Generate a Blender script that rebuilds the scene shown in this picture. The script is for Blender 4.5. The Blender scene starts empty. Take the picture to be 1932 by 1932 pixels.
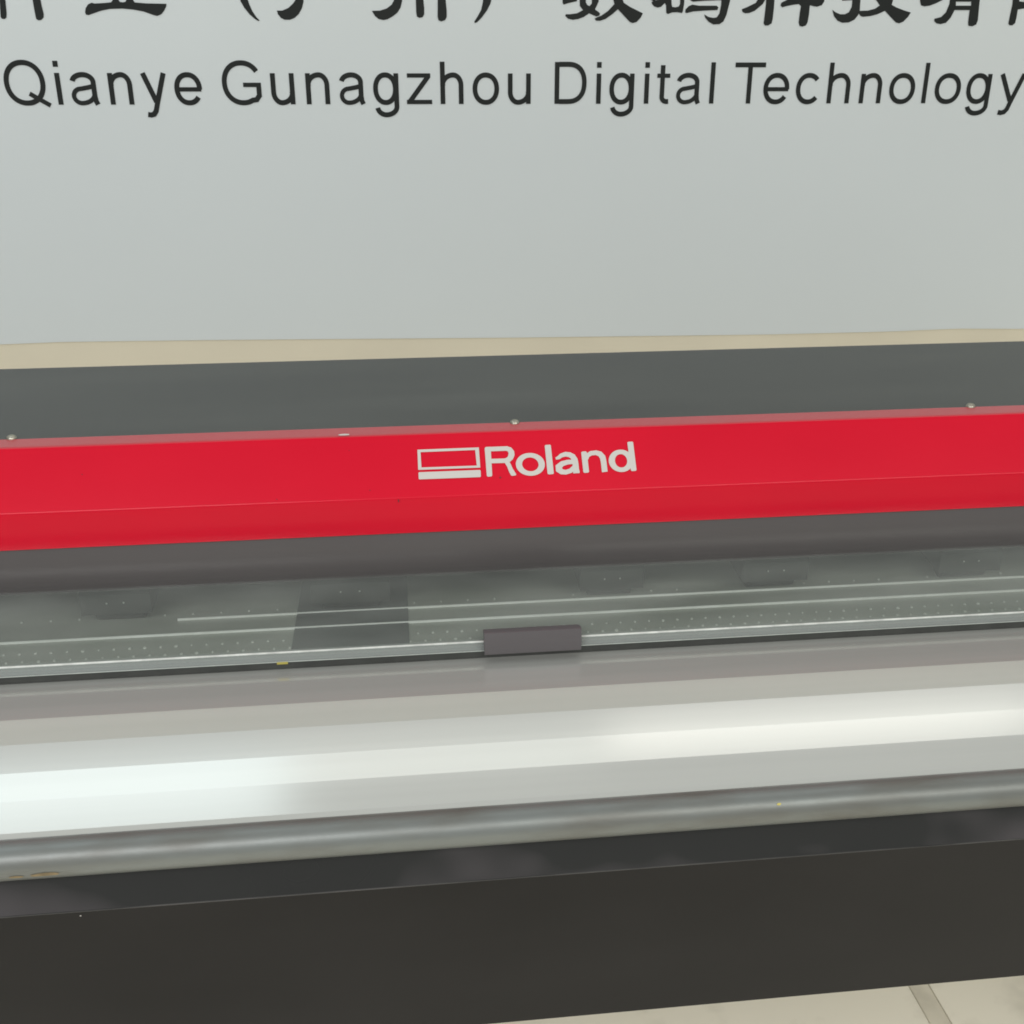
import bpy, bmesh, math, random
from mathutils import Vector, Matrix
random.seed(7)
R = math.radians
sc = bpy.context.scene
COL = sc.collection

# ------------------------------------------------------------------ camera
CAM_H = 1.6
PITCH, YAW = R(22.7), R(6.25)
F = 2009.0 / 1932.0                       # focal length / picture width
cam = bpy.data.cameras.new("camera")
cam_ob = bpy.data.objects.new("camera", cam)
COL.objects.link(cam_ob)
cam.sensor_width = 36.0
cam.lens = 36.0 * F
cam.clip_start, cam.clip_end = 0.02, 100.0
cam_ob.location = (0, 0, CAM_H)
cam_ob.rotation_euler = (math.pi / 2 - PITCH, 0, -YAW)
sc.camera = cam_ob
CAM_R = cam_ob.rotation_euler.to_matrix()

# ------------------------------------------------------------------ world + lamps (ceiling luminaires, plus added fills)
w = bpy.data.worlds.new("World"); sc.world = w; w.use_nodes = True
w.node_tree.nodes["Background"].inputs[0].default_value = (0.90, 0.93, 0.915, 1)
w.node_tree.nodes["Background"].inputs[1].default_value = 0.50

def area(name, loc, size, energy, color, rot=(0, 0, 0)):
    l = bpy.data.lights.new(name, 'AREA'); l.shape = 'RECTANGLE'
    l.size, l.size_y = size; l.energy = energy; l.color = color
    o = bpy.data.objects.new(name, l); COL.objects.link(o)
    o.location = loc; o.rotation_euler = rot
    return o
area("ceiling_lamp_cool", (-1.0, 1.12, 2.75), (1.35, 0.60), 3.5, (0.84, 0.95, 1.0))
area("ceiling_lamp_warm", (1.12, 1.30, 2.75), (1.25, 0.30), 2.1, (1.0, 0.985, 0.955))
area("ceiling_bounce_fill", (0.07, 1.22, 2.75), (0.8, 0.46), 0.95, (0.97, 1.0, 0.98))  # added dim fill standing in for the lit ceiling between the lamps
area("room_fill_left", (-1.35, -1.35, 2.7), (2.2, 1.2), 68, (0.99, 0.975, 1.0))  # added soft fill behind the camera, evens the light on the wall
area("room_fill_right", (1.45, -1.35, 2.7), (2.2, 1.2), 53, (1.0, 0.99, 0.94))  # its right half, also an added fill, weaker and warmer

sc.cycles.filter_width = 1.8
vs = sc.view_settings
vs.view_transform = 'Standard'; vs.look = 'None'; vs.gamma = 1.0; vs.exposure = 0.0
try: sc.display_settings.display_device = 'sRGB'
except Exception: pass

# ------------------------------------------------------------------ pixel -> ray (1932-px picture), y = distance towards the wall
def ray(u, v):
    return CAM_R @ Vector(((u - 966) / 2009.0, -(v - 966) / 2009.0, -1.0))
def on_y(u, v, Y):
    d = ray(u, v); return Vector((0, 0, CAM_H)) + d * (Y / d.y)
def on_z(u, v, Z):
    d = ray(u, v); return Vector((0, 0, CAM_H)) + d * ((Z - CAM_H) / d.z)
def on_plane(u, v, p, n):
    o = Vector((0, 0, CAM_H)); d = ray(u, v); return o + d * ((p - o).dot(n) / d.dot(n))
def row_y(v, Z): return on_z(966, v, Z).y          # profile point at a height
def row_z(v, Y): return on_y(966, v, Y).z          # profile point at a depth
def row_slope(prev, v, deg):                       # from prev go down towards the viewer at an angle until row v
    lo, hi = 0.0, 0.6; c, s = math.cos(R(deg)), math.sin(R(deg))
    for _ in range(60):
        m = (lo + hi) / 2; y, z = prev[0] - c * m, prev[1] - s * m
        if z > row_z(v, y): lo = m
        else: hi = m
    return (y, z)

# ------------------------------------------------------------------ materials
def mat(name, color, rough=0.5, metal=0.0, var=0.0, scale=(8, 8, 8), rvar=0.0, bump=0.0, bscale=400, coat=0.0,
        aniso=0.0, color2=None, spec=0.5, detail=4.0, ramp=(0.35, 0.7)):
    m = bpy.data.materials.new(name); m.use_nodes = True
    nt = m.node_tree; b = nt.nodes["Principled BSDF"]
    b.inputs["Base Color"].default_value = (*color, 1)
    b.inputs["Roughness"].default_value = rough
    b.inputs["Metallic"].default_value = metal
    b.inputs["Coat Weight"].default_value = coat
    b.inputs["Coat Roughness"].default_value = 0.15
    b.inputs["Specular IOR Level"].default_value = spec
    if aniso: b.inputs["Anisotropic"].default_value = aniso
    tc = nt.nodes.new("ShaderNodeTexCoord")
    mp = nt.nodes.new("ShaderNodeMapping"); mp.inputs["Scale"].default_value = scale
    nt.links.new(tc.outputs["Object"], mp.inputs["Vector"])
    n = nt.nodes.new("ShaderNodeTexNoise"); n.inputs["Scale"].default_value = 1.0; n.inputs["Detail"].default_value = detail
    nt.links.new(mp.outputs[0], n.inputs["Vector"])
    rp = nt.nodes.new("ShaderNodeValToRGB")
    rp.color_ramp.elements[0].position, rp.color_ramp.elements[1].position = ramp
    nt.links.new(n.outputs["Fac"], rp.inputs["Fac"])
    if var or color2:
        c2 = color2 or tuple(min(1, c * (1 + var)) for c in color)
        c1 = color if color2 else tuple(c * (1 - var) for c in color)
        mx = nt.nodes.new("ShaderNodeMix"); mx.data_type = 'RGBA'
        mx.inputs[6].default_value = (*c1, 1); mx.inputs[7].default_value = (*c2, 1)
        nt.links.new(rp.outputs[0], mx.inputs[0]); nt.links.new(mx.outputs[2], b.inputs["Base Color"])
    if rvar:
        mr = nt.nodes.new("ShaderNodeMapRange")
        mr.inputs["To Min"].default_value = max(0.02, rough - rvar); mr.inputs["To Max"].default_value = min(1, rough + rvar)
        nt.links.new(n.outputs["Fac"], mr.inputs["Value"]); nt.links.new(mr.outputs[0], b.inputs["Roughness"])
    if bump:
        n2 = nt.nodes.new("ShaderNodeTexNoise"); n2.inputs["Scale"].default_value = bscale; n2.inputs["Detail"].default_value = 2
        nt.links.new(tc.outputs["Object"], n2.inputs["Vector"])
        bp = nt.nodes.new("ShaderNodeBump"); bp.inputs["Strength"].default_value = bump; bp.inputs["Distance"].default_value = 0.001
        nt.links.new(n2.outputs["Fac"], bp.inputs["Height"]); nt.links.new(bp.outputs[0], b.inputs["Normal"])
    return m

M = {}
M['board'] = mat('white_sign_vinyl', (0.755, 0.80, 0.792), 0.45, spec=0.3, var=0.015, scale=(1.5, 1.5, 1.5), bump=0.05, bscale=900)
M['ink'] = mat('black_lettering', (0.020, 0.023, 0.021), 0.5, var=0.1, spec=0.2)
M['wall'] = mat('cream_wall_paint', (0.82, 0.75, 0.58), 0.8, var=0.05, scale=(3, 3, 3), bump=0.15, bscale=250)
M['floor'] = mat('floor_screed', (0.30, 0.26, 0.18), 0.8, var=0.1)
M['tile'] = mat('cream_marble_tile', (0.88, 0.83, 0.70), 0.25, color2=(0.62, 0.58, 0.48), scale=(9, 9, 9), detail=8, ramp=(0.52, 0.85))
M['tile_strip'] = mat('taupe_tile_strip', (0.70, 0.65, 0.53), 0.35, var=0.12, scale=(14, 14, 14))
M['topgrey'] = mat('charcoal_powder_coat', (0.032, 0.0345, 0.031), 0.38, spec=0.28, color2=(0.088, 0.092, 0.085), scale=(1.6, 8, 8), rvar=0.2, bump=0.12, bscale=1500)
M['red'] = mat('red_gloss_enamel', (0.62, 0.003, 0.022), 0.24, var=0.04, scale=(3, 6, 6), rvar=0.06, bump=0.03, bscale=1200, spec=0.20)
def add_top_sheen(m, amount, sheen):
    nt = m.node_tree; b = nt.nodes["Principled BSDF"]; src = b.inputs["Base Color"].links[0].from_socket
    ge = nt.nodes.new("ShaderNodeNewGeometry"); sx = nt.nodes.new("ShaderNodeSeparateXYZ"); nt.links.new(ge.outputs["Normal"], sx.inputs[0])
    mr = nt.nodes.new("ShaderNodeMapRange"); mr.inputs["From Min"].default_value = 0.82; mr.inputs["From Max"].default_value = 0.93; mr.inputs["To Max"].default_value = amount
    nt.links.new(sx.outputs[2], mr.inputs["Value"])
    mx = nt.nodes.new("ShaderNodeMix"); mx.data_type = 'RGBA'; mx.inputs[7].default_value = (*sheen, 1)
    nt.links.new(mr.outputs[0], mx.inputs[0]); nt.links.new(src, mx.inputs[6]); nt.links.new(mx.outputs[2], b.inputs["Base Color"])
add_top_sheen(M['red'], 0.42, (0.30, 0.17, 0.17))  # board's grazing reflection on the red lip, painted in as paler pink
M['brown'] = mat('warm_dark_grey_plastic', (0.084, 0.076, 0.076), 0.42, var=0.05, scale=(3, 3, 3), bump=0.06, bscale=1500)
M['logo'] = mat('pale_grey_print', (0.56, 0.54, 0.50), 0.5)
M['steel'] = mat('zinc_screw', (0.42, 0.40, 0.33), 0.38, 1.0, var=0.2, scale=(300, 300, 300))
M['inner'] = mat('inner_grey_metal', (0.26, 0.275, 0.25), 0.40, var=0.12, scale=(5, 30, 30), rvar=0.1)
M['platen'] = mat('platen_grey_metal', (0.36, 0.375, 0.335), 0.38, 0.1, var=0.08, scale=(2, 25, 25), rvar=0.08)
M['strip'] = mat('pale_strip_edge', (0.95, 0.96, 0.93), 0.35, var=0.1, scale=(30, 30, 30))
M['rim'] = mat('deburred_rim', (0.62, 0.64, 0.60), 0.4, var=0.2, scale=(60, 60, 60))
M['black'] = mat('matt_black_plastic', (0.035, 0.037, 0.034), 0.5, var=0.2, scale=(40, 40, 40))
M['handle'] = mat('grey_handle_plastic', (0.105, 0.095, 0.099), 0.5, var=0.04, bump=0.1, bscale=2000)
M['alu'] = mat('brushed_aluminium', (0.64, 0.648, 0.608), 0.18, 0.60, var=0.025, scale=(0.6, 60, 60), rvar=0.03)
M['tube'] = mat('galvanised_tube', (0.19, 0.205, 0.195), 0.42, 0.4, color2=(0.14, 0.137, 0.12), scale=(9, 40, 40), rvar=0.14, bump=0.10, bscale=220, ramp=(0.42, 0.75))
M['panel'] = mat('black_grey_sheet', (0.0150, 0.0142, 0.0136), 0.40, spec=0.20, var=0.40, scale=(1.4, 3, 3), rvar=0.12, bump=0.05, bscale=1500)
M['panel_top'] = mat('black_grey_sheet_mottled', (0.019, 0.0195, 0.0185), 0.30, spec=0.38, color2=(0.060, 0.055, 0.057), scale=(6, 10, 10), rvar=0.10, detail=2, ramp=(0.50, 0.66))  # random paler blotches over the black sheet
M['yellow'] = mat('yellow_tape', (0.46, 0.39, 0.08), 0.5, var=0.1)
M['rust'] = mat('rust_stain', (0.22, 0.165, 0.085), 0.6, var=0.3, scale=(90, 90, 90))
M['chip'] = mat('dark_paint_chip', (0.02, 0.016, 0.016), 0.7)
M['scratch'] = mat('pale_scratch', (0.52, 0.50, 0.47), 0.6)

def glass_mat():
    m = bpy.data.materials.new('clear_acrylic'); m.use_nodes = True
    nt = m.node_tree; nt.nodes.clear()
    out = nt.nodes.new("ShaderNodeOutputMaterial"); mix = nt.nodes.new("ShaderNodeMixShader")
    tr = nt.nodes.new("ShaderNodeBsdfTransparent"); tr.inputs[0].default_value = (0.93, 0.95, 0.93, 1)
    gl = nt.nodes.new("ShaderNodeBsdfGlossy"); gl.inputs["Roughness"].default_value = 0.06
    fr = nt.nodes.new("ShaderNodeFresnel"); fr.inputs[0].default_value = 1.49
    nt.links.new(fr.outputs[0], mix.inputs[0]); nt.links.new(tr.outputs[0], mix.inputs[1]); nt.links.new(gl.outputs[0], mix.inputs[2])
    # haze of the reflected bright room, put in as a pale smudgy film
    tc = nt.nodes.new("ShaderNodeTexCoord"); mp = nt.nodes.new("ShaderNodeMapping"); mp.inputs["Scale"].default_value = (5, 22, 22)
    nz = nt.nodes.new("ShaderNodeTexNoise"); nz.inputs["Scale"].default_value = 1.0; nz.inputs["Detail"].default_value = 5
    mr = nt.nodes.new("ShaderNodeMapRange"); mr.inputs["From Min"].default_value = 0.3; mr.inputs["From Max"].default_value = 0.75
    mr.inputs["To Min"].default_value = 0.04; mr.inputs["To Max"].default_value = 0.14
    df = nt.nodes.new("ShaderNodeBsdfDiffuse"); df.inputs[0].default_value = (0.62, 0.65, 0.61, 1)
    mix2 = nt.nodes.new("ShaderNodeMixShader")
    nt.links.new(tc.outputs["Object"], mp.inputs[0]); nt.links.new(mp.outputs[0], nz.inputs["Vector"]); nt.links.new(nz.outputs["Fac"], mr.inputs["Value"])
    nt.links.new(mr.outputs[0], mix2.inputs[0]); nt.links.new(mix.outputs[0], mix2.inputs[1]); nt.links.new(df.outputs[0], mix2.inputs[2])
    nt.links.new(mix2.outputs[0], out.inputs[0]); return m
M['glass'] = glass_mat()
def frosted_mat():
    m = bpy.data.materials.new('acrylic_cut_edge'); m.use_nodes = True
    nt = m.node_tree; b = nt.nodes["Principled BSDF"]
    b.inputs["Base Color"].default_value = (0.42, 0.45, 0.43, 1); b.inputs["Roughness"].default_value = 0.25
    out = nt.nodes["Material Output"]; mix = nt.nodes.new("ShaderNodeMixShader"); mix.inputs[0].default_value = 0.40
    tr = nt.nodes.new("ShaderNodeBsdfTransparent"); tr.inputs[0].default_value = (0.9, 0.93, 0.9, 1)
    nt.links.new(tr.outputs[0], mix.inputs[1]); nt.links.new(b.outputs[0], mix.inputs[2]); nt.links.new(mix.outputs[0], out.inputs[0])
    return m
M['lip'] = frosted_mat()

# ------------------------------------------------------------------ mesh helpers
def link(name, me, m, parent=None):
    o = bpy.data.objects.new(name, me); COL.objects.link(o)
    if m is not None and not me.materials: me.materials.append(m)
    if parent is not None:
        o.parent = parent
        o.matrix_parent_inverse = Matrix.Translation(WORLD.get(parent.name, Vector())).inverted()
    return o
WORLD = {}
def empty(name, loc, label, cat):
    o = bpy.data.objects.new(name, None); COL.objects.link(o); o.location = loc; o.empty_display_size = 0.1
    o['label'] = label; o['category'] = cat; WORLD[o.name] = Vector(loc); return o
def smooth(me, ang=35):
    for p in me.polygons: p.use_smooth = True
    try: me.set_sharp_from_angle(angle=R(ang))
    except Exception: pass
def extrude(name, pts, x0, x1, m, parent=None, bevel=0.0, segs=2, sm=35, cuts=1, only=None):
    """closed (y, z) outline extruded along x"""
    bm = bmesh.new(); n = len(pts); rings = []
    for k in range(cuts + 1):
        x = x0 + (x1 - x0) * k / cuts
        rings.append([bm.verts.new((x, y, z)) for y, z in pts])
    for a, b in zip(rings, rings[1:]):
        for i in range(n):
            j = (i + 1) % n; bm.faces.new((a[i], a[j], b[j], b[i]))
    bm.faces.new(rings[0][::-1]); bm.faces.new(rings[-1])
    if bevel:
        ed = [e for e in bm.edges if abs((e.verts[0].co - e.verts[1].co).x) > 1e-6 and e.calc_face_angle(0) > R(12)
              and (only is None or any(abs(e.verts[0].co.y - q[0]) + abs(e.verts[0].co.z - q[1]) < 1e-5 for q in only))]
        bmesh.ops.bevel(bm, geom=ed, offset=bevel, segments=segs, profile=0.5, affect='EDGES', clamp_overlap=True)
    bmesh.ops.recalc_face_normals(bm, faces=bm.faces[:])
    me = bpy.data.meshes.new(name); bm.to_mesh(me); bm.free()
    if sm: smooth(me, sm)
    return link(name, me, m, parent)
def box(name, lo, hi, m, parent=None, bevel=0.0, segs=2):
    bm = bmesh.new(); bmesh.ops.create_cube(bm, size=1)
    for v in bm.verts: v.co = Vector([lo[i] + (hi[i] - lo[i]) * (v.co[i] + 0.5) for i in range(3)])
    if bevel: bmesh.ops.bevel(bm, geom=bm.edges[:], offset=bevel, segments=segs, profile=0.5, affect='EDGES', clamp_overlap=True)
    me = bpy.data.meshes.new(name); bm.to_mesh(me); bm.free()
    if bevel: smooth(me)
    return link(name, me, m, parent)
def tube(name, p0, p1, r, m, parent=None, seg=48):
    d = Vector(p1) - Vector(p0)
    bm = bmesh.new(); bmesh.ops.create_cone(bm, cap_ends=True, segments=seg, radius1=r, radius2=r, depth=d.length)
    q = d.to_track_quat('Z', 'Y').to_matrix().to_4x4(); q.translation = (Vector(p0) + Vector(p1)) / 2
    bmesh.ops.transform(bm, matrix=q, verts=bm.verts)
    me = bpy.data.meshes.new(name); bm.to_mesh(me); bm.free(); smooth(me, 40)
    return link(name, me, m, parent)
def thick(outer, t):
    """open (y,z) polyline -> closed outline with wall thickness t, offset to the right of travel"""
    inn = []
    for i, p in enumerate(outer):
        a = outer[max(0, i - 1)]; b = outer[min(len(outer) - 1, i + 1)]
        d = Vector((b[0] - a[0], b[1] - a[1])).normalized(); nrm = Vector((-d.y, d.x))
        inn.append((p[0] + nrm.x * t, p[1] + nrm.y * t))
    return list(outer) + inn[::-1]
def decal(name, polys, to3d, m, parent):
    """flat print: polygons in picture or glyph units mapped by to3d(x, y, layer)"""
    bm = bmesh.new()
    for k, poly in enumerate(polys):
        if isinstance(poly, tuple):                     # ('strip', left, right)
            L, Rr = poly[1], poly[2]
            a = [bm.verts.new(to3d(x, y, k)) for x, y in L]; b = [bm.verts.new(to3d(x, y, k)) for x, y in Rr]
            for i in range(len(a) - 1): bm.faces.new((a[i], a[i + 1], b[i + 1], b[i]))
        else:
            vs_ = [bm.verts.new(to3d(x, y, k)) for x, y in poly]
            f = bm.faces.new(vs_); f.normal_update(); bmesh.ops.triangulate(bm, faces=[f])
    for f in bm.faces:
        f.normal_update()
        if f.normal.y > 0: f.normal_flip()
    me = bpy.data.meshes.new(name); bm.to_mesh(me); bm.free()
    return link(name, me, m, parent)
def strip(pts, w):
    """polyline of constant or varying width -> strip"""
    L, Rr = [], []; n = len(pts); ws = w if isinstance(w, (list, tuple)) else [w] * n
    closed = n > 3 and (Vector(pts[0]) - Vector(pts[-1])).length < 1e-6
    for i, p in enumerate(pts):
        a = pts[i - 1] if i else (pts[-2] if closed else p)
        b = pts[i + 1] if i < n - 1 else (pts[1] if closed else p)
        p_, a_, b_ = Vector(p), Vector(a), Vector(b)
        d1 = (p_ - a_).normalized() if (p_ - a_).length > 1e-9 else (b_ - p_).normalized()
        d2 = (b_ - p_).normalized() if (b_ - p_).length > 1e-9 else d1
        t = (d1 + d2).normalized(); nn = Vector((-t.y, t.x)); k = max(0.35, nn.dot(Vector((-d1.y, d1.x))))
        o = nn * (ws[i] / 2 / k); L.append(tuple(p_ + o)); Rr.append(tuple(p_ - o))
    return ('strip', L, Rr)
def arc(cx, cy, rx, ry, a0, a1, n=14, e=1.0):
    """superellipse arc, degrees"""
    out = []
    for i in range(n + 1):
        a = R(a0 + (a1 - a0) * i / n); c, s = math.cos(a), math.sin(a)
        out.append((cx + rx * math.copysign(abs(c) ** e, c), cy + ry * math.copysign(abs(s) ** e, s)))
    return out

# ================================================================== THE SETTING
Y_WALL = 1.9065
Y_BOARD = 1.905
wall = box('wall', (-3.2, Y_WALL, 0), (3.4, Y_WALL + 0.12, 3.0), M['wall']); wall['kind'] = 'structure'
floor = box('floor', (-3.2, -2.2, -0.10), (3.4, Y_WALL, -0.006), M['floor']); floor['kind'] = 'structure'
# floor tiles with a narrow taupe strip tile between them (runs towards the wall)
ja, jb = on_z(1752, 1925, 0), on_z(1793, 1925, 0)
STR_W = max(0.03, jb.x - ja.x)
tile_me, strip_me = None, None
TW = 0.90; gap = 0.0013
for i in range(-3, 3):
    x0 = jb.x + i * (TW + STR_W)
    for j in range(-1, 5):
        y0 = Y_WALL - 0.01 - (j + 2) * (TW + gap)
        if tile_me is None:
            t = box('tile', (0, 0, -0.012), (TW - gap, TW, 0.0), M['tile'], bevel=0.0015, segs=1); tile_me = t.data
        else:
            t = bpy.data.objects.new('tile', tile_me); COL.objects.link(t)
        t.location = (x0 + gap / 2, y0, random.uniform(-0.0006, 0.0004)); t.parent = floor
        if strip_me is None:
            s = box('tile_strip', (0, 0, -0.012), (STR_W - gap, TW, -0.0008), M['tile_strip'], bevel=0.0015, segs=1); strip_me = s.data
        else:
            s = bpy.data.objects.new('tile_strip', strip_me); COL.objects.link(s)
        s.location = (x0 - STR_W + gap / 2, y0, 0); s.parent = floor

# ================================================================== SIGN BOARD
zb = lambda u, v: on_y(u, v, Y_BOARD).z
BX0, BX1 = -2.6, 2.9
sign = empty('company_sign', (0.1, Y_WALL, zb(966, 637)), 'large white company sign with black Chinese and English lettering on the cream wall', 'sign')
def board_mesh():
    bm = bmesh.new(); n = 90; zt = 2.75
    key = [(-900, 662), (-200, 656), (0, 650), (120, 645), (400, 641.5), (966, 637), (1450, 631), (1680, 625.5), (1800, 620), (1932, 620.5), (2300, 606), (3200, 570)]
    kx = [(on_y(u, v, Y_BOARD).x, on_y(u, v, Y_BOARD).z) for u, v in key]
    def zlow(x):
        if x <= kx[0][0]: return kx[0][1]
        for a, b in zip(kx, kx[1:]):
            if x <= b[0]:
                t = (x - a[0]) / (b[0] - a[0]); return a[1] + (b[1] - a[1]) * t
        return kx[-1][1]
    fr, bk = [], []
    for i in range(n + 1):
        x = BX0 + (BX1 - BX0) * i / n; z = zlow(x)
        zs = [z, z + 0.02, z + 0.06, z + 0.2, zt]
        ys = [Y_BOARD] * 5
        fr.append([bm.verts.new((x, y, q)) for y, q in zip(ys, zs)])
        bk.append([bm.verts.new((x, Y_WALL - 0.0003, q)) for q in (z, zt)])
    for i in range(n):
        for k in range(4): bm.faces.new((fr[i][k], fr[i + 1][k], fr[i + 1][k + 1], fr[i][k + 1]))
        bm.faces.new((bk[i][0], bk[i][1], bk[i + 1][1], bk[i + 1][0]))
        bm.faces.new((fr[i][0], bk[i][0], bk[i + 1][0], fr[i + 1][0]))
        bm.faces.new((fr[i][4], fr[i + 1][4], bk[i + 1][1], bk[i][1]))
    for i in (0, n): bm.faces.new((fr[i][0], fr[i][1], fr[i][2], fr[i][3], fr[i][4], bk[i][1], bk[i][0]))
    bmesh.ops.recalc_face_normals(bm, faces=bm.faces[:])
    me = bpy.data.meshes.new('board'); bm.to_mesh(me); bm.free(); smooth(me, 40); return me
link('board', board_mesh(), M['board'], sign)

# ---- Latin lettering: monoline grotesque glyphs in cap-height units (baseline 0, x-height X), width W
X = 0.727
def glyph(ch, W, t):
    h = t / 2; hz = t * 0.84; S = []
    def st(*p, w=None): S.append(strip(list(p), w or t))
    ring = lambda cx, cy, rx, ry, a0, a1, n=28, e=0.94: arc(cx, cy, rx, ry, a0, a1, n, e)
    if ch == 'l': st((h, 0), (h, 1.0))
    elif ch == 'i': st((h, 0), (h, X)); st((h, 0.865), (h, 1.0))
    elif ch in 'nh':
        st((h, 0), (h, X if ch == 'n' else 1.0))
        top = X + 0.012 - hz / 2
        st(*([(h * 1.15, 0.43)] + arc(W * 0.56, 0.45, W * 0.56 - h, top - 0.45, 172, 90, 9) + arc(W * 0.56, 0.45, W * 0.44 - h, top - 0.45, 90, 0, 9)[1:] + [(W - h, 0)]))
    elif ch == 'u':
        st((W - h, X), (W - h, 0)); bot = -0.012 + hz / 2
        st(*([(W - h * 1.15, 0.30)] + arc(W * 0.44, 0.28, W * 0.56 - h, 0.28 - bot, -8, -90, 9) + arc(W * 0.44, 0.28, W * 0.44 - h, 0.28 - bot, -90, -180, 9)[1:] + [(h, X)]))
    elif ch == 'o': st(*ring(W / 2, X / 2, W / 2 - h, X / 2 + 0.012 - hz / 2, 0, 360, 40))
    elif ch == 'c': st(*ring(W * 0.515, X / 2, W * 0.515 - h, X / 2 + 0.012 - hz / 2, 40, 320, 34))
    elif ch == 'e':
        cy = X / 2; st(*ring(W / 2, cy, W / 2 - h, cy + 0.012 - hz / 2, -3, 325, 38)); st((h, cy - 0.012), (W - h * 0.4, cy - 0.012), w=hz)
    elif ch == 'a':
        rs = W - h - 0.05; top = X + 0.012 - hz / 2
        st(*(arc(W * 0.48, 0.52, W * 0.48 - h - 0.005, top - 0.52, 172, 90, 8) + arc(W * 0.48, 0.52, rs - W * 0.48, top - 0.52, 90, 0, 9)[1:] + [(rs, 0.2), (rs + 0.015, 0.08), (W - h, 0)]))
        st(*([(rs, 0.425), (W * 0.62, 0.395)] + [(W * 0.42, 0.372)] + arc(W * 0.36, 0.20, W * 0.36 - h, 0.165, 105, 270, 14) + arc(W * 0.36, 0.26, rs - W * 0.36, 0.225, 270, 352, 9)[1:]), w=hz * 1.04)
    elif ch == 'g':
        st(*ring((W - h * 0.4) / 2, X / 2, (W - h * 0.4) / 2 - h, X / 2 + 0.012 - hz / 2, 0, 360, 40))
        st(*([(W - h, X), (W - h, -0.06)] + arc(W * 0.49, -0.06, W * 0.51 - h, 0.195, 0, -90, 9)[1:] + arc(W * 0.49, -0.06, W * 0.44 - h, 0.195, -90, -172, 8)[1:]))
    elif ch == 'y':
        st((h * 1.05, X), (W * 0.515, 0.06), w=t * 1.02)
        st(*([(W - h * 1.05, X), (W * 0.53, 0.0), (W * 0.46, -0.15), (W * 0.37, -0.225), (W * 0.25, -0.245), (W * 0.13, -0.232)]), w=t)
    elif ch == 'z':
        st((0.02, X - hz / 2), (W - 0.03, X - hz / 2), w=hz); st((W - 0.075, X - hz * 0.6), (0.075, hz * 0.6), w=t * 0.98); st((0, hz / 2), (W, hz / 2), w=hz)
    elif ch == 't':
        xs = W * 0.42; st(*([(xs, 0.93), (xs, 0.16)] + arc(xs + 0.13, 0.16, 0.13, 0.16 - hz / 2, 180, 268, 7)[1:] + [(W - 0.02, hz / 2 + 0.005)])); st((0, X - hz / 2), (W, X - hz / 2), w=hz)
    elif ch == 'T': st((0, 1 - hz * 0.6), (W, 1 - hz * 0.6), w=hz * 1.15); st((W / 2, 0), (W / 2, 1 - hz))
    elif ch == 'D':
        st((h, 0), (h, 1)); a = 1 - hz * 0.55
        st(*([(t, a), (W * 0.42, a)] + arc(W * 0.42, 0.5, W * 0.58 - h, a - 0.5, 90, -90, 26, 0.86)[1:] + [(t, 1 - a)]), w=t * 1.0)
    elif ch == 'G':
        st(*(ring(W * 0.52, 0.5, W * 0.52 - h, 0.512 - hz / 2, 34, 300, 40) + [(W * 0.86, 0.11), (W - h, 0.205)])); st((W * 0.54, 0.455), (W, 0.455), w=hz); st((W - h, 0.17), (W - h, 0.46))
    elif ch == 'Q':
        st(*ring(W / 2, 0.5, W / 2 - h, 0.512 - hz / 2, 0, 360, 48)); st((W * 0.58, 0.255), (W * 0.80, 0.125), (W * 1.05, -0.02), w=t * 0.9)
    return S
# (letter, left edge, right edge, row) read off the picture; crop origin, scale 2.76
LET = [(0, "Q 28 332 240|i 432 468 400|a 536 742 400|n 818 992 400|y 1030 1222 175|e 1286 1490 290|G 1636 1923 245"),
       (700, "u 57 232 180|n 332 505 410|a 576 767 410|g 820 1008 300|z 1070 1255 410|h 1318 1487 410|o 1553 1748 300|u 1813 1982 190"),
       (1400, "D 226 461 260|i 530 565 410|g 629 811 300|i 882 915 410|t 983 1078 200|a 1115 1297 410|l 1362 1395 410|T 1560 1785 118"),
       (2036, "e 10 200 290|c 250 430 290|h 472 636 405|n 709 868 405|o 938 1127 295|l 1170 1203 402|o 1274 1465 292|g 1506 1682 300|y 1758 1952 185")]
S19 = 1932 / 2736
def crop_px(off, cx, cy, oy=130): return ((off + cx / 2.76) * S19, (oy + cy / 2.76) * S19)
pl = on_y(*crop_px(0, 450, 402), Y_BOARD); pr = on_y(*crop_px(2036, 1190, 403), Y_BOARD)
pc0 = on_y(*crop_px(1400, 222, 411), Y_BOARD); pc1 = on_y(*crop_px(1400, 230, 102), Y_BOARD)
CAP = pc1.z - pc0.z
sl = (pr.z - pl.z) / (pr.x - pl.x)
base = lambda x: (pl.z + (x - pl.x) * sl) * 0.5 + pc0.z * 0.5
for off, row in LET:
    for it in row.split('|'):
        ch, a, b, r_ = it.split(); a, b, r_ = float(a), float(b), float(r_)
        xa = on_y(*crop_px(off, a, r_), Y_BOARD).x; xb = on_y(*crop_px(off, b, r_), Y_BOARD).x
        zb0 = base((xa + xb) / 2); G_ = glyph(ch, (xb - xa) / CAP, 0.120)
        decal('letter', G_, lambda x, y, k, xa=xa, zb0=zb0: (xa + x * CAP, Y_BOARD - 0.0008 - k * 0.00008, zb0 + y * CAP), M['ink'], sign)

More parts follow.
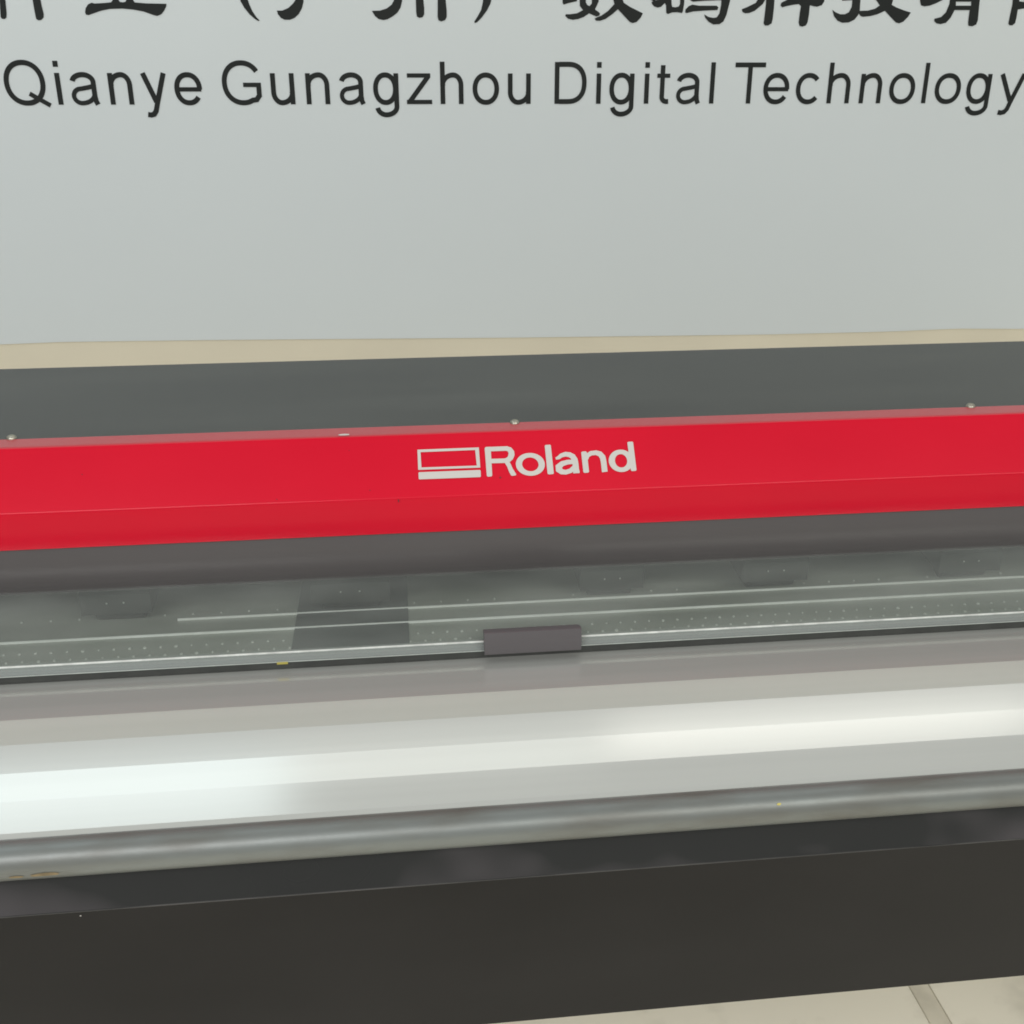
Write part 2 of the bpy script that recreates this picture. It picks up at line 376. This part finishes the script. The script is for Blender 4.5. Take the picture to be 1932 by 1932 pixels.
# ---- Chinese characters: clerical brush strokes, lower parts traced, upper parts above the picture edge in plain strokes
def S_(w, *p): return strip(list(p), w)
CH = [
 (0, [[(-5,-40),(37,-40),(50,100),(48,130),(35,140),(15,138),(5,125)], [(235,-40),(292,-40),(310,50),(324,105),(322,130),(305,147),(285,150),(268,140),(262,115),(250,50)],
      S_(46,(14,-30),(-10,-250)), S_(44,(60,-400),(-20,-240),(-120,-140)), S_(50,(262,-30),(240,-360)), S_(44,(130,-340),(240,-370),(350,-410)), S_(44,(100,-170),(400,-180))]),
 (0, [[(628,90),(632,60),(650,32),(675,20),(700,26),(770,22),(820,17),(832,0),(832,-40),(875,-40),(876,0),(884,14),(905,17),(925,14),(932,0),(932,-40),(982,-40),(984,5),(995,18),(1080,25),(1229,28),(1225,50),(1210,80),(1190,105),(1160,118),(1130,110),(1060,85),(980,70),(900,63),(810,66),(750,78),(700,95),(655,111),(635,108)],
      S_(46,(853,-30),(845,-400)), S_(50,(957,-30),(960,-410)), S_(44,(690,-280),(770,-110)), S_(44,(1150,-300),(1060,-110))]),
 (0, [[(1740,-90),(1795,-90),(1822,-20),(1838,30),(1860,80),(1890,125),(1915,150),(1905,155),(1880,140),(1840,105),(1800,55),(1775,10)], S_([50,56,40,10],(1768,-80),(1735,-200),(1770,-330),(1870,-440))]),
 (700, [[(110,78),(150,78),(195,58),(230,25),(246,0),(246,-40),(307,-40),(306,15),(295,60),(270,105),(240,132),(205,146),(165,145),(140,132),(118,105)], S_(56,(277,-30),(275,-230)), S_(46,(260,-240),(620,-260)), S_(50,(420,-410),(440,-290))]),
 (700, [[(810,80),(870,78),(920,62),(955,35),(972,5),(975,-40),(1035,-40),(1033,10),(1022,55),(1000,92),(965,120),(925,142),(895,148),(860,140),(835,120)],
        [(1133,-40),(1186,-40),(1196,60),(1196,105),(1185,126),(1160,132),(1142,122),(1137,90)], [(1296,-40),(1350,-40),(1362,80),(1362,125),(1350,148),(1322,158),(1302,150),(1295,125)],
        S_(54,(1005,-30),(1000,-400)), S_(50,(1160,-30),(1155,-380)), S_(54,(1323,-30),(1315,-420)), S_(40,(890,-240),(930,-120)), S_(40,(1070,-250),(1110,-140)), S_(40,(1220,-250),(1260,-140))]),
 (700, [[(1640,-90),(1705,-90),(1695,-20),(1685,25),(1660,75),(1620,130),(1585,165),(1568,170),(1566,158),(1590,120),(1615,75),(1628,20)], S_([56,56,40,10],(1672,-80),(1690,-200),(1650,-330),(1560,-430))]),
 (1400, [[(284,-40),(400,-40),(390,8),(330,22),(292,34),(284,20)],
         [(408,-40),(460,-40),(455,15),(465,35),(482,45),(500,25),(500,0),(500,-40),(552,-40),(550,10),(535,45),(522,68),(545,85),(560,98),(555,115),(535,122),(510,112),(480,98),(440,125),(400,140),(360,146),(325,138),(304,118),(308,105),(340,105),(390,98),(435,75),(412,45)],
         [(650,-40),(715,-40),(735,20),(780,50),(876,98),(860,130),(830,162),(800,170),(780,162),(740,120),(692,68),(650,105),(600,140),(560,153),(530,152),(520,135),(570,115),(620,80),(666,30)],
         S_(42,(280,-60),(580,-70)), S_(44,(430,-420),(430,-80)), S_(40,(290,-270),(580,-280)), S_(36,(330,-390),(370,-310)), S_(36,(540,-390),(490,-310)), S_(46,(720,-420),(640,-220)), S_(46,(690,-290),(880,-310)), S_(52,(800,-290),(720,-40)), S_(50,(650,-200),(690,-30))]),
 (1400, [[(940,15),(960,5),(990,-5),(1000,-40),(1060,-40),(1085,-40),(1088,30),(1092,50),(1115,54),(1140,48),(1150,30),(1152,-40),(1185,-40),(1180,30),(1172,80),(1165,96),(1130,90),(1090,92),(1060,104),(1048,95),(1047,40),(1038,22),(1010,50),(985,56),(960,48),(945,32)],
         [(1188,92),(1190,70),(1215,45),(1240,34),(1290,42),(1420,42),(1433,55),(1425,74),(1330,78),(1250,84),(1200,96)],
         [(1208,-40),(1225,0),(1245,12),(1330,5),(1455,0),(1452,40),(1440,100),(1420,128),(1395,132),(1360,125),(1328,106),(1335,130),(1360,160),(1395,180),(1440,178),(1470,158),(1492,110),(1510,40),(1520,0),(1525,-40)],
         S_(46,(950,-360),(1190,-370)), S_(46,(1080,-360),(1020,-120),(940,0)), S_(40,(1050,-150),(1190,-155)), S_(46,(1240,-390),(1490,-400)), S_(46,(1470,-400),(1450,-180)), S_(44,(1280,-380),(1230,-30))]),
 (1400, [[(1605,68),(1650,50),(1710,20),(1740,-40),(1800,-40),(1760,30),(1700,80),(1660,96),(1630,98),(1610,88)], [(1787,-40),(1849,-40),(1842,60),(1833,140),(1825,172),(1800,188),(1775,188),(1766,172),(1775,100),(1783,30)],
         S_(58,(1818,-30),(1820,-380)), S_(44,(1680,-360),(1900,-420)), S_(46,(1640,-230),(1940,-240)), S_(44,(1860,-160),(1920,-90)),
         [(2067-200+23,-40),(2067+80,-40),(2067-60,20),(2067-120,-5)]]),
 (2036, [[(135,40),(142,20),(190,-5),(280,-40),(464,-40),(458,10),(440,38),(405,50),(380,46),(352,38),(345,110),(335,165),(322,188),(295,197),(275,190),(269,165),(278,90),(286,45),(270,30),(230,35),(180,45),(148,54)],
         S_(60,(320,-30),(330,-430)), S_(42,(170,-360),(230,-280)), S_(42,(150,-220),(210,-140))]),
 (2036, [[(588,-40),(590,5),(665,0),(660,50),(640,90),(610,105),(575,105),(540,90),(517,72),(530,120),(555,152),(590,168),(640,165),(680,145),(705,115),(712,100),(725,118),(745,124),(800,118),(850,105),(905,80),(940,118),(985,165),(1010,172),(1040,160),(1075,125),(1096,92),(1050,78),(990,55),(955,35),(965,0),(975,-40),(812,-40),(840,0),(868,40),(830,65),(780,78),(720,80),(722,40),(728,-40)],
         S_(56,(695,-30),(710,-420)), S_(44,(560,-260),(800,-280)), S_(44,(560,-60),(790,-110)), S_(46,(820,-290),(1120,-300)), S_(50,(970,-430),(965,-150)), S_(44,(830,-130),(1040,-140)), S_(54,(1020,-140),(930,-20)), S_(44,(850,-120),(870,-30))]),
 (2036, [[(1160,-60),(1165,15),(1172,40),(1195,47),(1235,42),(1280,25),(1330,0),(1360,-60)],
         [(1392,-60),(1430,-60),(1428,45),(1418,75),(1390,130),(1355,168),(1315,178),(1285,172),(1268,155),(1270,138),(1320,125),(1355,90),(1380,30)],
         [(1545,-60),(1612,-60),(1600,40),(1590,150),(1578,180),(1550,194),(1520,190),(1518,165),(1528,85),(1540,40)],
         [(1425,-25),(1545,-25),(1541,12),(1427,12)], [(1420,42),(1541,42),(1530,74),(1415,74)], S_(46,(1190,-300),(1640,-310)), S_(50,(1420,-430),(1340,-200),(1170,-20)), S_(44,(1400,-160),(1610,-165)), S_(60,(1410,-50),(1410,-160)), S_(62,(1580,-50),(1585,-160)), S_(36,(1420,-70),(1560,-70))]),
 (2036, [[(1852,-60),(1905,-60),(1895,10),(1940,15),(1990,10),(1990,60),(1930,62),(1885,70),(1875,130),(1865,170),(1845,187),(1822,186),(1815,172),(1830,100),(1845,30)], S_(52,(1880,-50),(1905,-400)), S_(44,(1905,-390),(2060,-400)), S_(44,(2050,-400),(1960,-240),(2060,-120),(1960,-40)),
         S_(46,(2170,-390),(2420,-400)), S_(46,(2180,-390),(2150,150)), S_(46,(2400,-400),(2390,-160)), S_(42,(2170,-270),(2390,-280)), S_(42,(2170,-150),(2390,-160)), S_(46,(2290,-150),(2460,150)), S_(46,(2150,150),(2280,90))])]
for off, polys in CH:
    def to3(x, y, k, off=off):
        p = on_y(*crop_px(off, x, y, 0), Y_BOARD); return (p.x, Y_BOARD - 0.0008 - k * 0.00008, p.z)
    decal('character', polys, to3, M['ink'], sign)

# ================================================================== WIDE FORMAT PRINTER
hc = on_y(1007, 1209, 0.96)                           # handle centre = middle of the machine
XC = hc.x
PX0, PX1 = XC - 1.02, XC + 1.02                       # moving covers; end housings outside
printer = empty('wide_format_printer', (XC, 1.2, 0), 'red and charcoal wide format printer with clear front cover and aluminium apron', 'printer')

Z_TOP = 1.245
T0 = (row_y(668, Z_TOP), Z_TOP)                       # back edge of the top
T1 = (row_y(797, Z_TOP), Z_TOP)                       # charcoal top meets red cover
T2 = (row_y(811, Z_TOP), Z_TOP)
T2b = row_slope(T2, 815, 28)
T3 = row_slope(T2b, 932, 55)                          # crease in the red cover
T3b = row_slope(T3, 962, 90); T3c = row_slope(T3b, 982, 95)
T4 = row_slope(T3c, 997, 101)                         # bottom of the red cover, rolling under
top = extrude('top_cover', [(T1[0] + 0.001, Z_TOP - 0.0015), (T0[0], Z_TOP - 0.0015), (T0[0], 0.80), (T0[0] - 0.10, 0.80), (T0[0] - 0.10, Z_TOP - 0.03), (T1[0] + 0.001, Z_TOP - 0.03)],
        PX0, PX1, M['topgrey'], printer, bevel=0.002)
# red front cover: folded sheet
def toward(a, b, d):
    q = math.hypot(b[0] - a[0], b[1] - a[1]); return (a[0] + (b[0] - a[0]) * d / q, a[1] + (b[1] - a[1]) * d / q)
outer = [T1, toward(T2, T1, 0.0014), toward(T2, T1, 0.0005), toward(T2, T2b, 0.0005), toward(T2b, T2, 0.0005), toward(T2b, T3, 0.0005), toward(T2b, T3, 0.0014),
         toward(T3, T2b, 0.0014), toward(T3, T2b, 0.0004), toward(T3, T3b, 0.0005), toward(T3, T3b, 0.0014), T3b, T3c, T4]
red = extrude('front_cover', thick(outer, 0.006), PX0, PX1, M['red'], printer, sm=45)
fn = Vector((0, -math.sin(R(55)), math.cos(R(55))))   # outward normal of the logo face
fp = Vector((0, T3[0], T3[1]))
LOGO_S = 2.76
def on_face(x, y, k):
    u, v = (1050 + x / LOGO_S) * S19, (1120 + y / LOGO_S) * S19
    p = on_plane(u, v, fp + fn * (0.0006 + k * 0.00006), fn); return (p.x, p.y, p.z)
def ell(cx, cy, rx, ry, a0=0, a1=360, n=40, e=1.0, sh=0.05):
    return [(x + (cy - y) * -sh, y) for x, y in arc(cx, cy, rx, ry, a0, a1, n, e)]
logo = decal('brand_emblem', [[(180,225),(633,208),(633,226),(203,243)], [(203,243),(210,356),(186,374),(180,225)], [(210,356),(618,342),(644,357),(186,374)], [(633,208),(644,357),(618,342),(606,228)],
        [(188,398),(192,391),(640,374),(646,379),(648,421),(643,427),(196,444),(190,440)]], on_face, M['logo'], red)
R_ = [[(676,214),(684,205),(720,203),(732,414),(726,422),(700,424),(692,418)],
      strip([(705,221),(838,216),(860,224),(873,243),(874,262),(866,284),(852,298),(828,306),(712,309)], [33,33,36,42,44,42,38,33,33]),
      [(818,300),(850,300),(868,330),(882,362),(910,408),(905,414),(880,418),(870,414),(855,385),(842,350),(828,328)]]
o_ = [strip(ell(1013,333,84,67.5,0,360,44), [ (46*math.cos(R(i*360/44))**2+33*math.sin(R(i*360/44))**2) for i in range(45)])]
l_ = [[(1119,196),(1126,190),(1158,188),(1164,194),(1186,398),(1180,405),(1148,407),(1140,402)]]
a_ = [strip([(1200,291),(1222,283),(1240,268),(1272,258),(1302,262),(1326,276),(1340,300),(1346,330),(1352,398)], [16,26,30,34,36,40,44,44,46]),
      strip([(1340,314),(1290,316),(1248,328),(1222,350),(1224,372),(1245,388),(1275,391),(1310,380),(1340,352)], [32,34,38,44,46,38,34,34,34]),
      [(1330,340),(1362,330),(1378,392),(1372,398),(1346,398),(1330,380)]]
n_ = [[(1388,246),(1395,239),(1420,237),(1430,244),(1446,388),(1440,394),(1411,396),(1404,390)],
      strip([(1424,296),(1434,268),(1460,251),(1496,247),(1526,256),(1546,280),(1553,312),(1562,389)], [28,32,33,34,38,42,42,42])]
d_ = [strip(ell(1682,307,68,66,0,360,44), [(46*math.cos(R(i*360/44))**2+33*math.sin(R(i*360/44))**2) for i in range(45)]),
      [(1728,172),(1735,167),(1764,165),(1771,171),(1796,374),(1790,381),(1762,383),(1754,376)]]
for g in (R_, o_, l_, a_, n_, d_): decal('logo_letter', g, on_face, M['logo'], red)
# screws on the red lip
def screw_mesh(r, h):
    bm = bmesh.new()
    prof = [(0.0, h), (r * 0.5, h * 0.96), (r * 0.85, h * 0.65), (r, h * 0.2), (r * 1.02, 0)]
    rings = []
    for pr_, pz in prof[1:]:
        rings.append([bm.verts.new((pr_ * math.cos(a * math.tau / 14), pr_ * math.sin(a * math.tau / 14), pz)) for a in range(14)])
    c = bm.verts.new((0, 0, h * 0.7))
    for i in range(14):
        bm.faces.new((c, rings[0][i], rings[0][(i + 1) % 14]))
        for a, b in zip(rings, rings[1:]): bm.faces.new((a[i], b[i], b[(i + 1) % 14], a[(i + 1) % 14]))
    bmesh.ops.recalc_face_normals(bm, faces=bm.faces[:])
    me = bpy.data.meshes.new('screw'); bm.to_mesh(me); bm.free(); me.materials.append(M['steel']); smooth(me, 50); return me
sm_ = screw_mesh(0.0052, 0.0036)
for u, v in ((22, 827), (971, 798), (1831, 767)):
    p = on_z(u, v, Z_TOP); s = link('screw', sm_, None, red); s.location = (p.x, p.y, Z_TOP)
# small scars in the paint
def mark(u, v, wpx, hpx, p, n, m, parent, name, ang=0.0):
    pts = []
    for i in range(9):
        a = i * math.tau / 9; rr = random.uniform(0.7, 1.15); x, y = math.cos(a) * wpx * rr / 2, math.sin(a) * hpx * rr / 2
        pts.append((x * math.cos(ang) - y * math.sin(ang), x * math.sin(ang) + y * math.cos(ang)))
    def t(x, y, k): q = on_plane(u + x, v + y, p + n * 0.0007, n); return tuple(q)
    return decal(name, [pts], t, m, parent)
for u, v, a, b in ((944, 901, 3, 3.5), (698, 925, 2, 2), (659, 850, 1.6, 1.6), (155, 895, 2, 2), (522, 942, 2, 2)):
    mark(u, v, a, b, fp, fn, M['chip'], red, 'paint_chip')
fn2 = Vector((0, -math.sin(R(86)), math.cos(R(86))))
mark(752, 945, 2.5, 7, Vector((0, T3[0] - 0.001, T3[1])), fn2, M['chip'], red, 'paint_chip')
mark(648, 820, 24, 3, Vector((0, T2b[0], T2b[1] + 0.0004)), Vector((0, -math.sin(R(40)), math.cos(R(40)))), M['scratch'], red, 'scuff_mark', -0.03)

# dark lower cover, curving under
D0 = (T4[0] + 0.004, T4[1] + 0.006)
prev = D0; lowc = [D0]
rows = [1010, 1030, 1052, 1066, 1078]; angs = [80, 88, 100, 112, 122]
for r_, a_g in zip(rows, angs):
    prev = row_slope(prev, r_, a_g); lowc.append(prev)
D5 = lowc[-1]
low = extrude('lower_cover', thick(lowc, 0.005), PX0, PX1, M['brown'], printer, sm=40)
pn = Vector((0, -1, 0.0))
mark(760, 1079, 3.5, 5, Vector((0, D5[0] - 0.0025, D5[1])), pn, M['chip'], low, 'paint_chip')
mark(615, 1080, 17, 1.8, Vector((0, D5[0] - 0.0025, D5[1])), pn, M['scratch'], low, 'scuff_mark', -0.08)

# ---- platen deck, inner back wall
Z_DECK = 1.030
LIP_Y = 0.962
LIP_B = (LIP_Y, row_z(1226, LIP_Y)); LIP_T = (LIP_Y + 0.010, row_z(1208, LIP_Y + 0.010))
G0 = (D5[0] + 0.004, D5[1] + 0.012)
pl_ob = extrude('platen', [(0.976, Z_DECK), (T0[0] - 0.101, Z_DECK), (T0[0] - 0.101, Z_DECK - 0.05), (0.976, Z_DECK - 0.05)], PX0, PX1, M['platen'], printer, bevel=0.0015)
inb = extrude('inner_back', [(1.235, Z_DECK + 0.001), (1.275, Z_DECK + 0.001), (1.275, Z_TOP - 0.032), (1.215, Z_TOP - 0.032), (1.215, 1.10)], PX0, PX1, M['inner'], printer, bevel=0.004)
# cutting strips on the platen (pale edges)
s1y, s2y = row_y(1139, Z_DECK), row_y(1166, Z_DECK)
xs = on_z(335, 1172, Z_DECK).x
def ridge(name, y, x0, x1, wd, ht):
    return extrude(name, [(y - wd / 2, Z_DECK + 0.0002), (y + wd / 2, Z_DECK + 0.0002), (y + wd / 2, Z_DECK + ht), (y - wd / 2, Z_DECK + ht)], x0, x1, M['strip'], pl_ob, bevel=0.0004, segs=1)
ridge('guide_strip', s1y, xs, PX1 - 0.02, 0.0012, 0.0027)
ridge('guide_strip', s2y, PX0 + 0.02, PX1 - 0.02, 0.0012, 0.0028)
# vacuum holes with bright deburred rims
def rim_mesh(r):
    bm = bmesh.new(); k = 10; pr_ = [(r, 0.0002), (r * 0.85, 0.0011), (r * 0.5, 0.0012), (r * 0.42, 0.0003)]
    rings = [[bm.verts.new((a * math.cos(i * math.tau / k), a * math.sin(i * math.tau / k), z)) for i in range(k)] for a, z in pr_]
    for a, b in zip(rings, rings[1:]):
        for i in range(k): bm.faces.new((a[i], a[(i + 1) % k], b[(i + 1) % k], b[i]))
    bmesh.ops.recalc_face_normals(bm, faces=bm.faces[:])
    me = bpy.data.meshes.new('vacuum_hole'); bm.to_mesh(me); bm.free(); me.materials.append(M['rim']); smooth(me, 60); return me
rm = [rim_mesh(0.0021), rim_mesh(0.0017), rim_mesh(0.0024)]
pA = on_z((1250 + 173 / 2.76) * S19, (1450 + 642 / 2.76) * S19, Z_DECK); pB = on_z((1250 + 706 / 2.76) * S19, (1450 + 612 / 2.76) * S19, Z_DECK)
pC = on_z((1250 + 885 / 2.76) * S19, (1450 + 660 / 2.76) * S19, Z_DECK)
pit = (pB.x - pA.x) / 5
for y, xo, pt, sel in ((pA.y, pA.x, pit, 0), (pC.y, pC.x, pit, 0), (row_y(1128.5, Z_DECK), pA.x + 0.01, pit * 1.93, 1)):
    n0 = int((PX0 + 0.25 - xo) / pt); n1 = int((PX1 - 0.25 - xo) / pt)
    for i in range(n0, n1 + 1):
        if sel and random.random() < 0.2: continue
        h = link('vacuum_hole', rm[1] if sel else random.choice(rm), None, pl_ob)
        h.location = (xo + i * pt + random.uniform(-.0004, .0004), y + random.uniform(-.0004, .0004), Z_DECK)
        q = random.uniform(0.55, 0.9); h.scale = (q, q, 1)
# pinch rollers hanging over the platen
def pinch(u0, u1, v):
    a = on_y(u0, v, 1.075); b = on_y(u1, v, 1.075); y = 1.075; z0 = a.z
    x0, x1 = a.x, b.x; zc = Z_DECK + 0.028
    pr_ = extrude('pinch_roller', [(y, zc - 0.012), (y, zc + 0.012), (y + 0.02, zc + 0.03), (y + 0.058, zc + 0.034), (y + 0.058, zc - 0.006), (y + 0.02, zc - 0.010)], x0, x1, M['black'], printer, bevel=0.003)
    tube('roller', (x0 + 0.012, y + 0.022, Z_DECK + 0.0135), (x1 - 0.012, y + 0.022, Z_DECK + 0.0135), 0.013, M['black'], pr_, 20)
    for f in (0.38, 0.62):
        s = link('screw', rm[1], None, pr_); s.scale = (.6, .6, 1); s.location = (x0 + (x1 - x0) * f, y - 0.0003, zc + 0.002); s.rotation_euler = (R(90), 0, 0)
    return pr_
for u0, u1, v in ((150, 285, 1140), (585, 735, 1112), (1095, 1215, 1085), (1402, 1525, 1078), (1775, 1890, 1055)): pinch(u0, u1, v)
# dark plate added on the platen to imitate a dark reflection in the cover
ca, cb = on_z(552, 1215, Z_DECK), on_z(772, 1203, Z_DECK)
box('reflection_patch', (ca.x, row_y(1207, Z_DECK), Z_DECK + 0.0003), (cb.x, 1.24, Z_DECK + 0.0015), mat('dark_reflection', (0.10, 0.11, 0.105), 0.45, var=0.1, scale=(10, 10, 10)), printer)

# ---- clear cover, its lip and the handle
win = extrude('clear_cover', thick([G0, (G0[0] - 0.004, G0[1] - 0.006), LIP_T], 0.0035), PX0 + 0.02, PX1 - 0.02, M['glass'], printer)
lip = extrude('cover_lip', [(LIP_T[0] - 0.001, LIP_T[1]), (LIP_B[0], LIP_B[1]), (LIP_B[0] + 0.004, LIP_B[1] - 0.001), (LIP_T[0] + 0.004, LIP_T[1] + 0.001)], PX0 + 0.02, PX1 - 0.02, M['lip'], win, bevel=0.0008)
def edge_bead(y, z, r):
    return tube('edge_bead', (PX0 + 0.02, y, z), (PX1 - 0.02, y, z), r, M['rim'], win, 10)
edge_bead(LIP_T[0] - 0.0005, LIP_T[1] + 0.0005, 0.0012); edge_bead(LIP_B[0] + 0.001, LIP_B[1], 0.0005)
box('lip_shade_bar', (PX0 + 0.02, 0.966, 1.0302), (PX1 - 0.02, 0.974, LIP_B[1] - 0.0006), M['black'], win)  # dark bar put in for the shade under the lip
hy = LIP_Y - 0.005
ha, hb = on_y(914, 1194, hy), on_y(1098, 1185, hy)
hz1 = row_z(1195, hy); hz0 = row_z(1231, hy)
hnd = extrude('handle', [(hy, hz0), (hy + 0.001, hz0 - 0.002), (hy + 0.010, hz0 + 0.001), (hy + 0.018, hz1 - 0.0035), (hy + 0.004, hz1 + 0.0005), (hy + 0.002, hz1)], ha.x, hb.x, M['handle'], win, bevel=0.0012, segs=2)
tp = on_y(533, 1251, LIP_Y); box('tape_scrap', (tp.x - 0.0055, LIP_Y - 0.0012, tp.z - 0.0008), (tp.x + 0.0055, LIP_Y - 0.0003, tp.z + 0.0014), M['yellow'], win)

# ---- faceted aluminium apron
A = [(0.9755, 1.0275)]
A.append((0.966, row_z(1238, 0.966))); A.append(row_slope(A[-1], 1261, 0.5))
for r_, g_ in ((1303, 3.0), (1348, 14), (1399, 18), (1450, 21.5), (1507, 25), (1519, 33)): A.append(row_slope(A[-1], r_, g_))
A.append((A[-1][0] + 0.004, A[-1][1] - 0.012))
apr = extrude('apron', thick(A, 0.006), PX0, PX1, M['alu'], printer, bevel=0.0008, segs=1, sm=0)

# ---- round tube along the front edge
ty = A[-2][0] - 0.010; r_t = 0.0172
tz = (row_z(1518, ty) + row_z(1590, ty)) / 2
tb = tube('front_tube', (PX0 + 0.0, ty, tz), (PX1, ty, tz), r_t, M['tube'], printer, 64)
for u, v, wd, hp, m, nm in ((85, 1650, 62, 9, 'rust', 'stain'), (30, 1655, 30, 6, 'rust', 'stain'), (1470, 1517, 9, 4, 'yellow', 'stain')):
    # patches wrapped on the tube surface
    d = ray(u, v); o = Vector((0, 0, CAM_H))
    a2 = d.y ** 2 + d.z ** 2; b2 = 2 * (d.y * (o.y - ty) + d.z * (o.z - tz)); c2 = (o.y - ty) ** 2 + (o.z - tz) ** 2 - (r_t + 0.0003) ** 2
    disc = b2 * b2 - 4 * a2 * c2
    if disc < 0: continue
    k = (-b2 - math.sqrt(disc)) / (2 * a2); p = o + d * k; th = math.atan2(p.z - tz, p.y - ty)
    hw = wd / 2 * k / 2009; ha_ = hp / 2 * k / 2009 / r_t * 1.2
    pts = [(math.cos(i * math.tau / 16) * hw * random.uniform(.75, 1.1), math.sin(i * math.tau / 16) * ha_ * random.uniform(.7, 1.1)) for i in range(16)]
    bm = bmesh.new(); vv = [bm.verts.new((p.x + x, ty + math.cos(th + q) * (r_t + .0004), tz + math.sin(th + q) * (r_t + .0004))) for x, q in pts]
    bmesh.ops.triangulate(bm, faces=[bm.faces.new(vv)]); me = bpy.data.meshes.new(nm); bm.to_mesh(me); bm.free(); link(nm, me, M[m], tb)

# ---- black sheet-metal front of the beam: narrow upper fold + deep lower panel
b0 = (ty + 0.009, row_z(1584, ty + 0.009)); b1 = (ty - 0.006, row_z(1657, ty - 0.006)); b2 = row_slope(b1, 1928, 91)
up = extrude('upper_panel', [b0, b1, (b1[0] + 0.004, b1[1] - 0.001), (b0[0] + 0.03, b0[1] - 0.002)], PX0, PX1, M['panel_top'], printer)
tube('fold_edge', (PX0, b1[0] + 0.0004, b1[1]), (PX1, b1[0] + 0.0004, b1[1]), 0.0008, mat('pale_fold_edge', (0.07, 0.068, 0.066), 0.4, color2=(0.02, 0.02, 0.02), scale=(9, 9, 9)), up, 8)  # thin bead along the seam, mottled paler than the panels
lo_ = extrude('front_panel', [(b1[0] + 0.0002, b1[1] - 0.0003), b2, (b2[0] + 0.012, b2[1]), (b2[0] + 0.012, b2[1] + 0.003), (b1[0] + 0.004, b1[1] - 0.0014)], PX0, PX1, M['panel'], printer)
extrude('beam', [(0.80, 0.80), (0.80, 0.92), (T0[0] - 0.102, 0.92), (T0[0] - 0.102, 0.80)], PX0, PX1, M['panel'], printer, bevel=0.004)
mark(152, 1728, 4, 2, Vector((0, b1[0] - 0.0004, b1[1])), pn, M['scratch'], up, 'scuff_mark')

# ---- end housings, stand
for s in (-1, 1):
    xa, xb = (PX0 - 0.26, PX0 - 0.002) if s < 0 else (PX1 + 0.002, PX1 + 0.26)
    extrude('end_housing', [(0.77, 0.80), (0.77, 0.97), (0.95, 1.06), (T4[0] - 0.01, T4[1]), (T3[0] - 0.01, T3[1]), (T2[0], Z_TOP + 0.012), (T0[0], Z_TOP + 0.012), (T0[0], 0.80)], xa, xb, M['topgrey'], printer, bevel=0.012, segs=3)
    xm = XC + s * 1.14
    box('leg', (xm - 0.04, 1.02, 0.12), (xm + 0.04, 1.14, 0.80), M['panel'], printer, bevel=0.004)
    ft = box('foot', (xm - 0.04, 0.75, 0.075), (xm + 0.04, 1.45, 0.12), M['panel'], printer, bevel=0.006)
    for yy in (0.80, 1.40):
        tube('caster', (xm - 0.016, yy, 0.0375), (xm + 0.016, yy, 0.0375), 0.0375, M['black'], ft, 28)
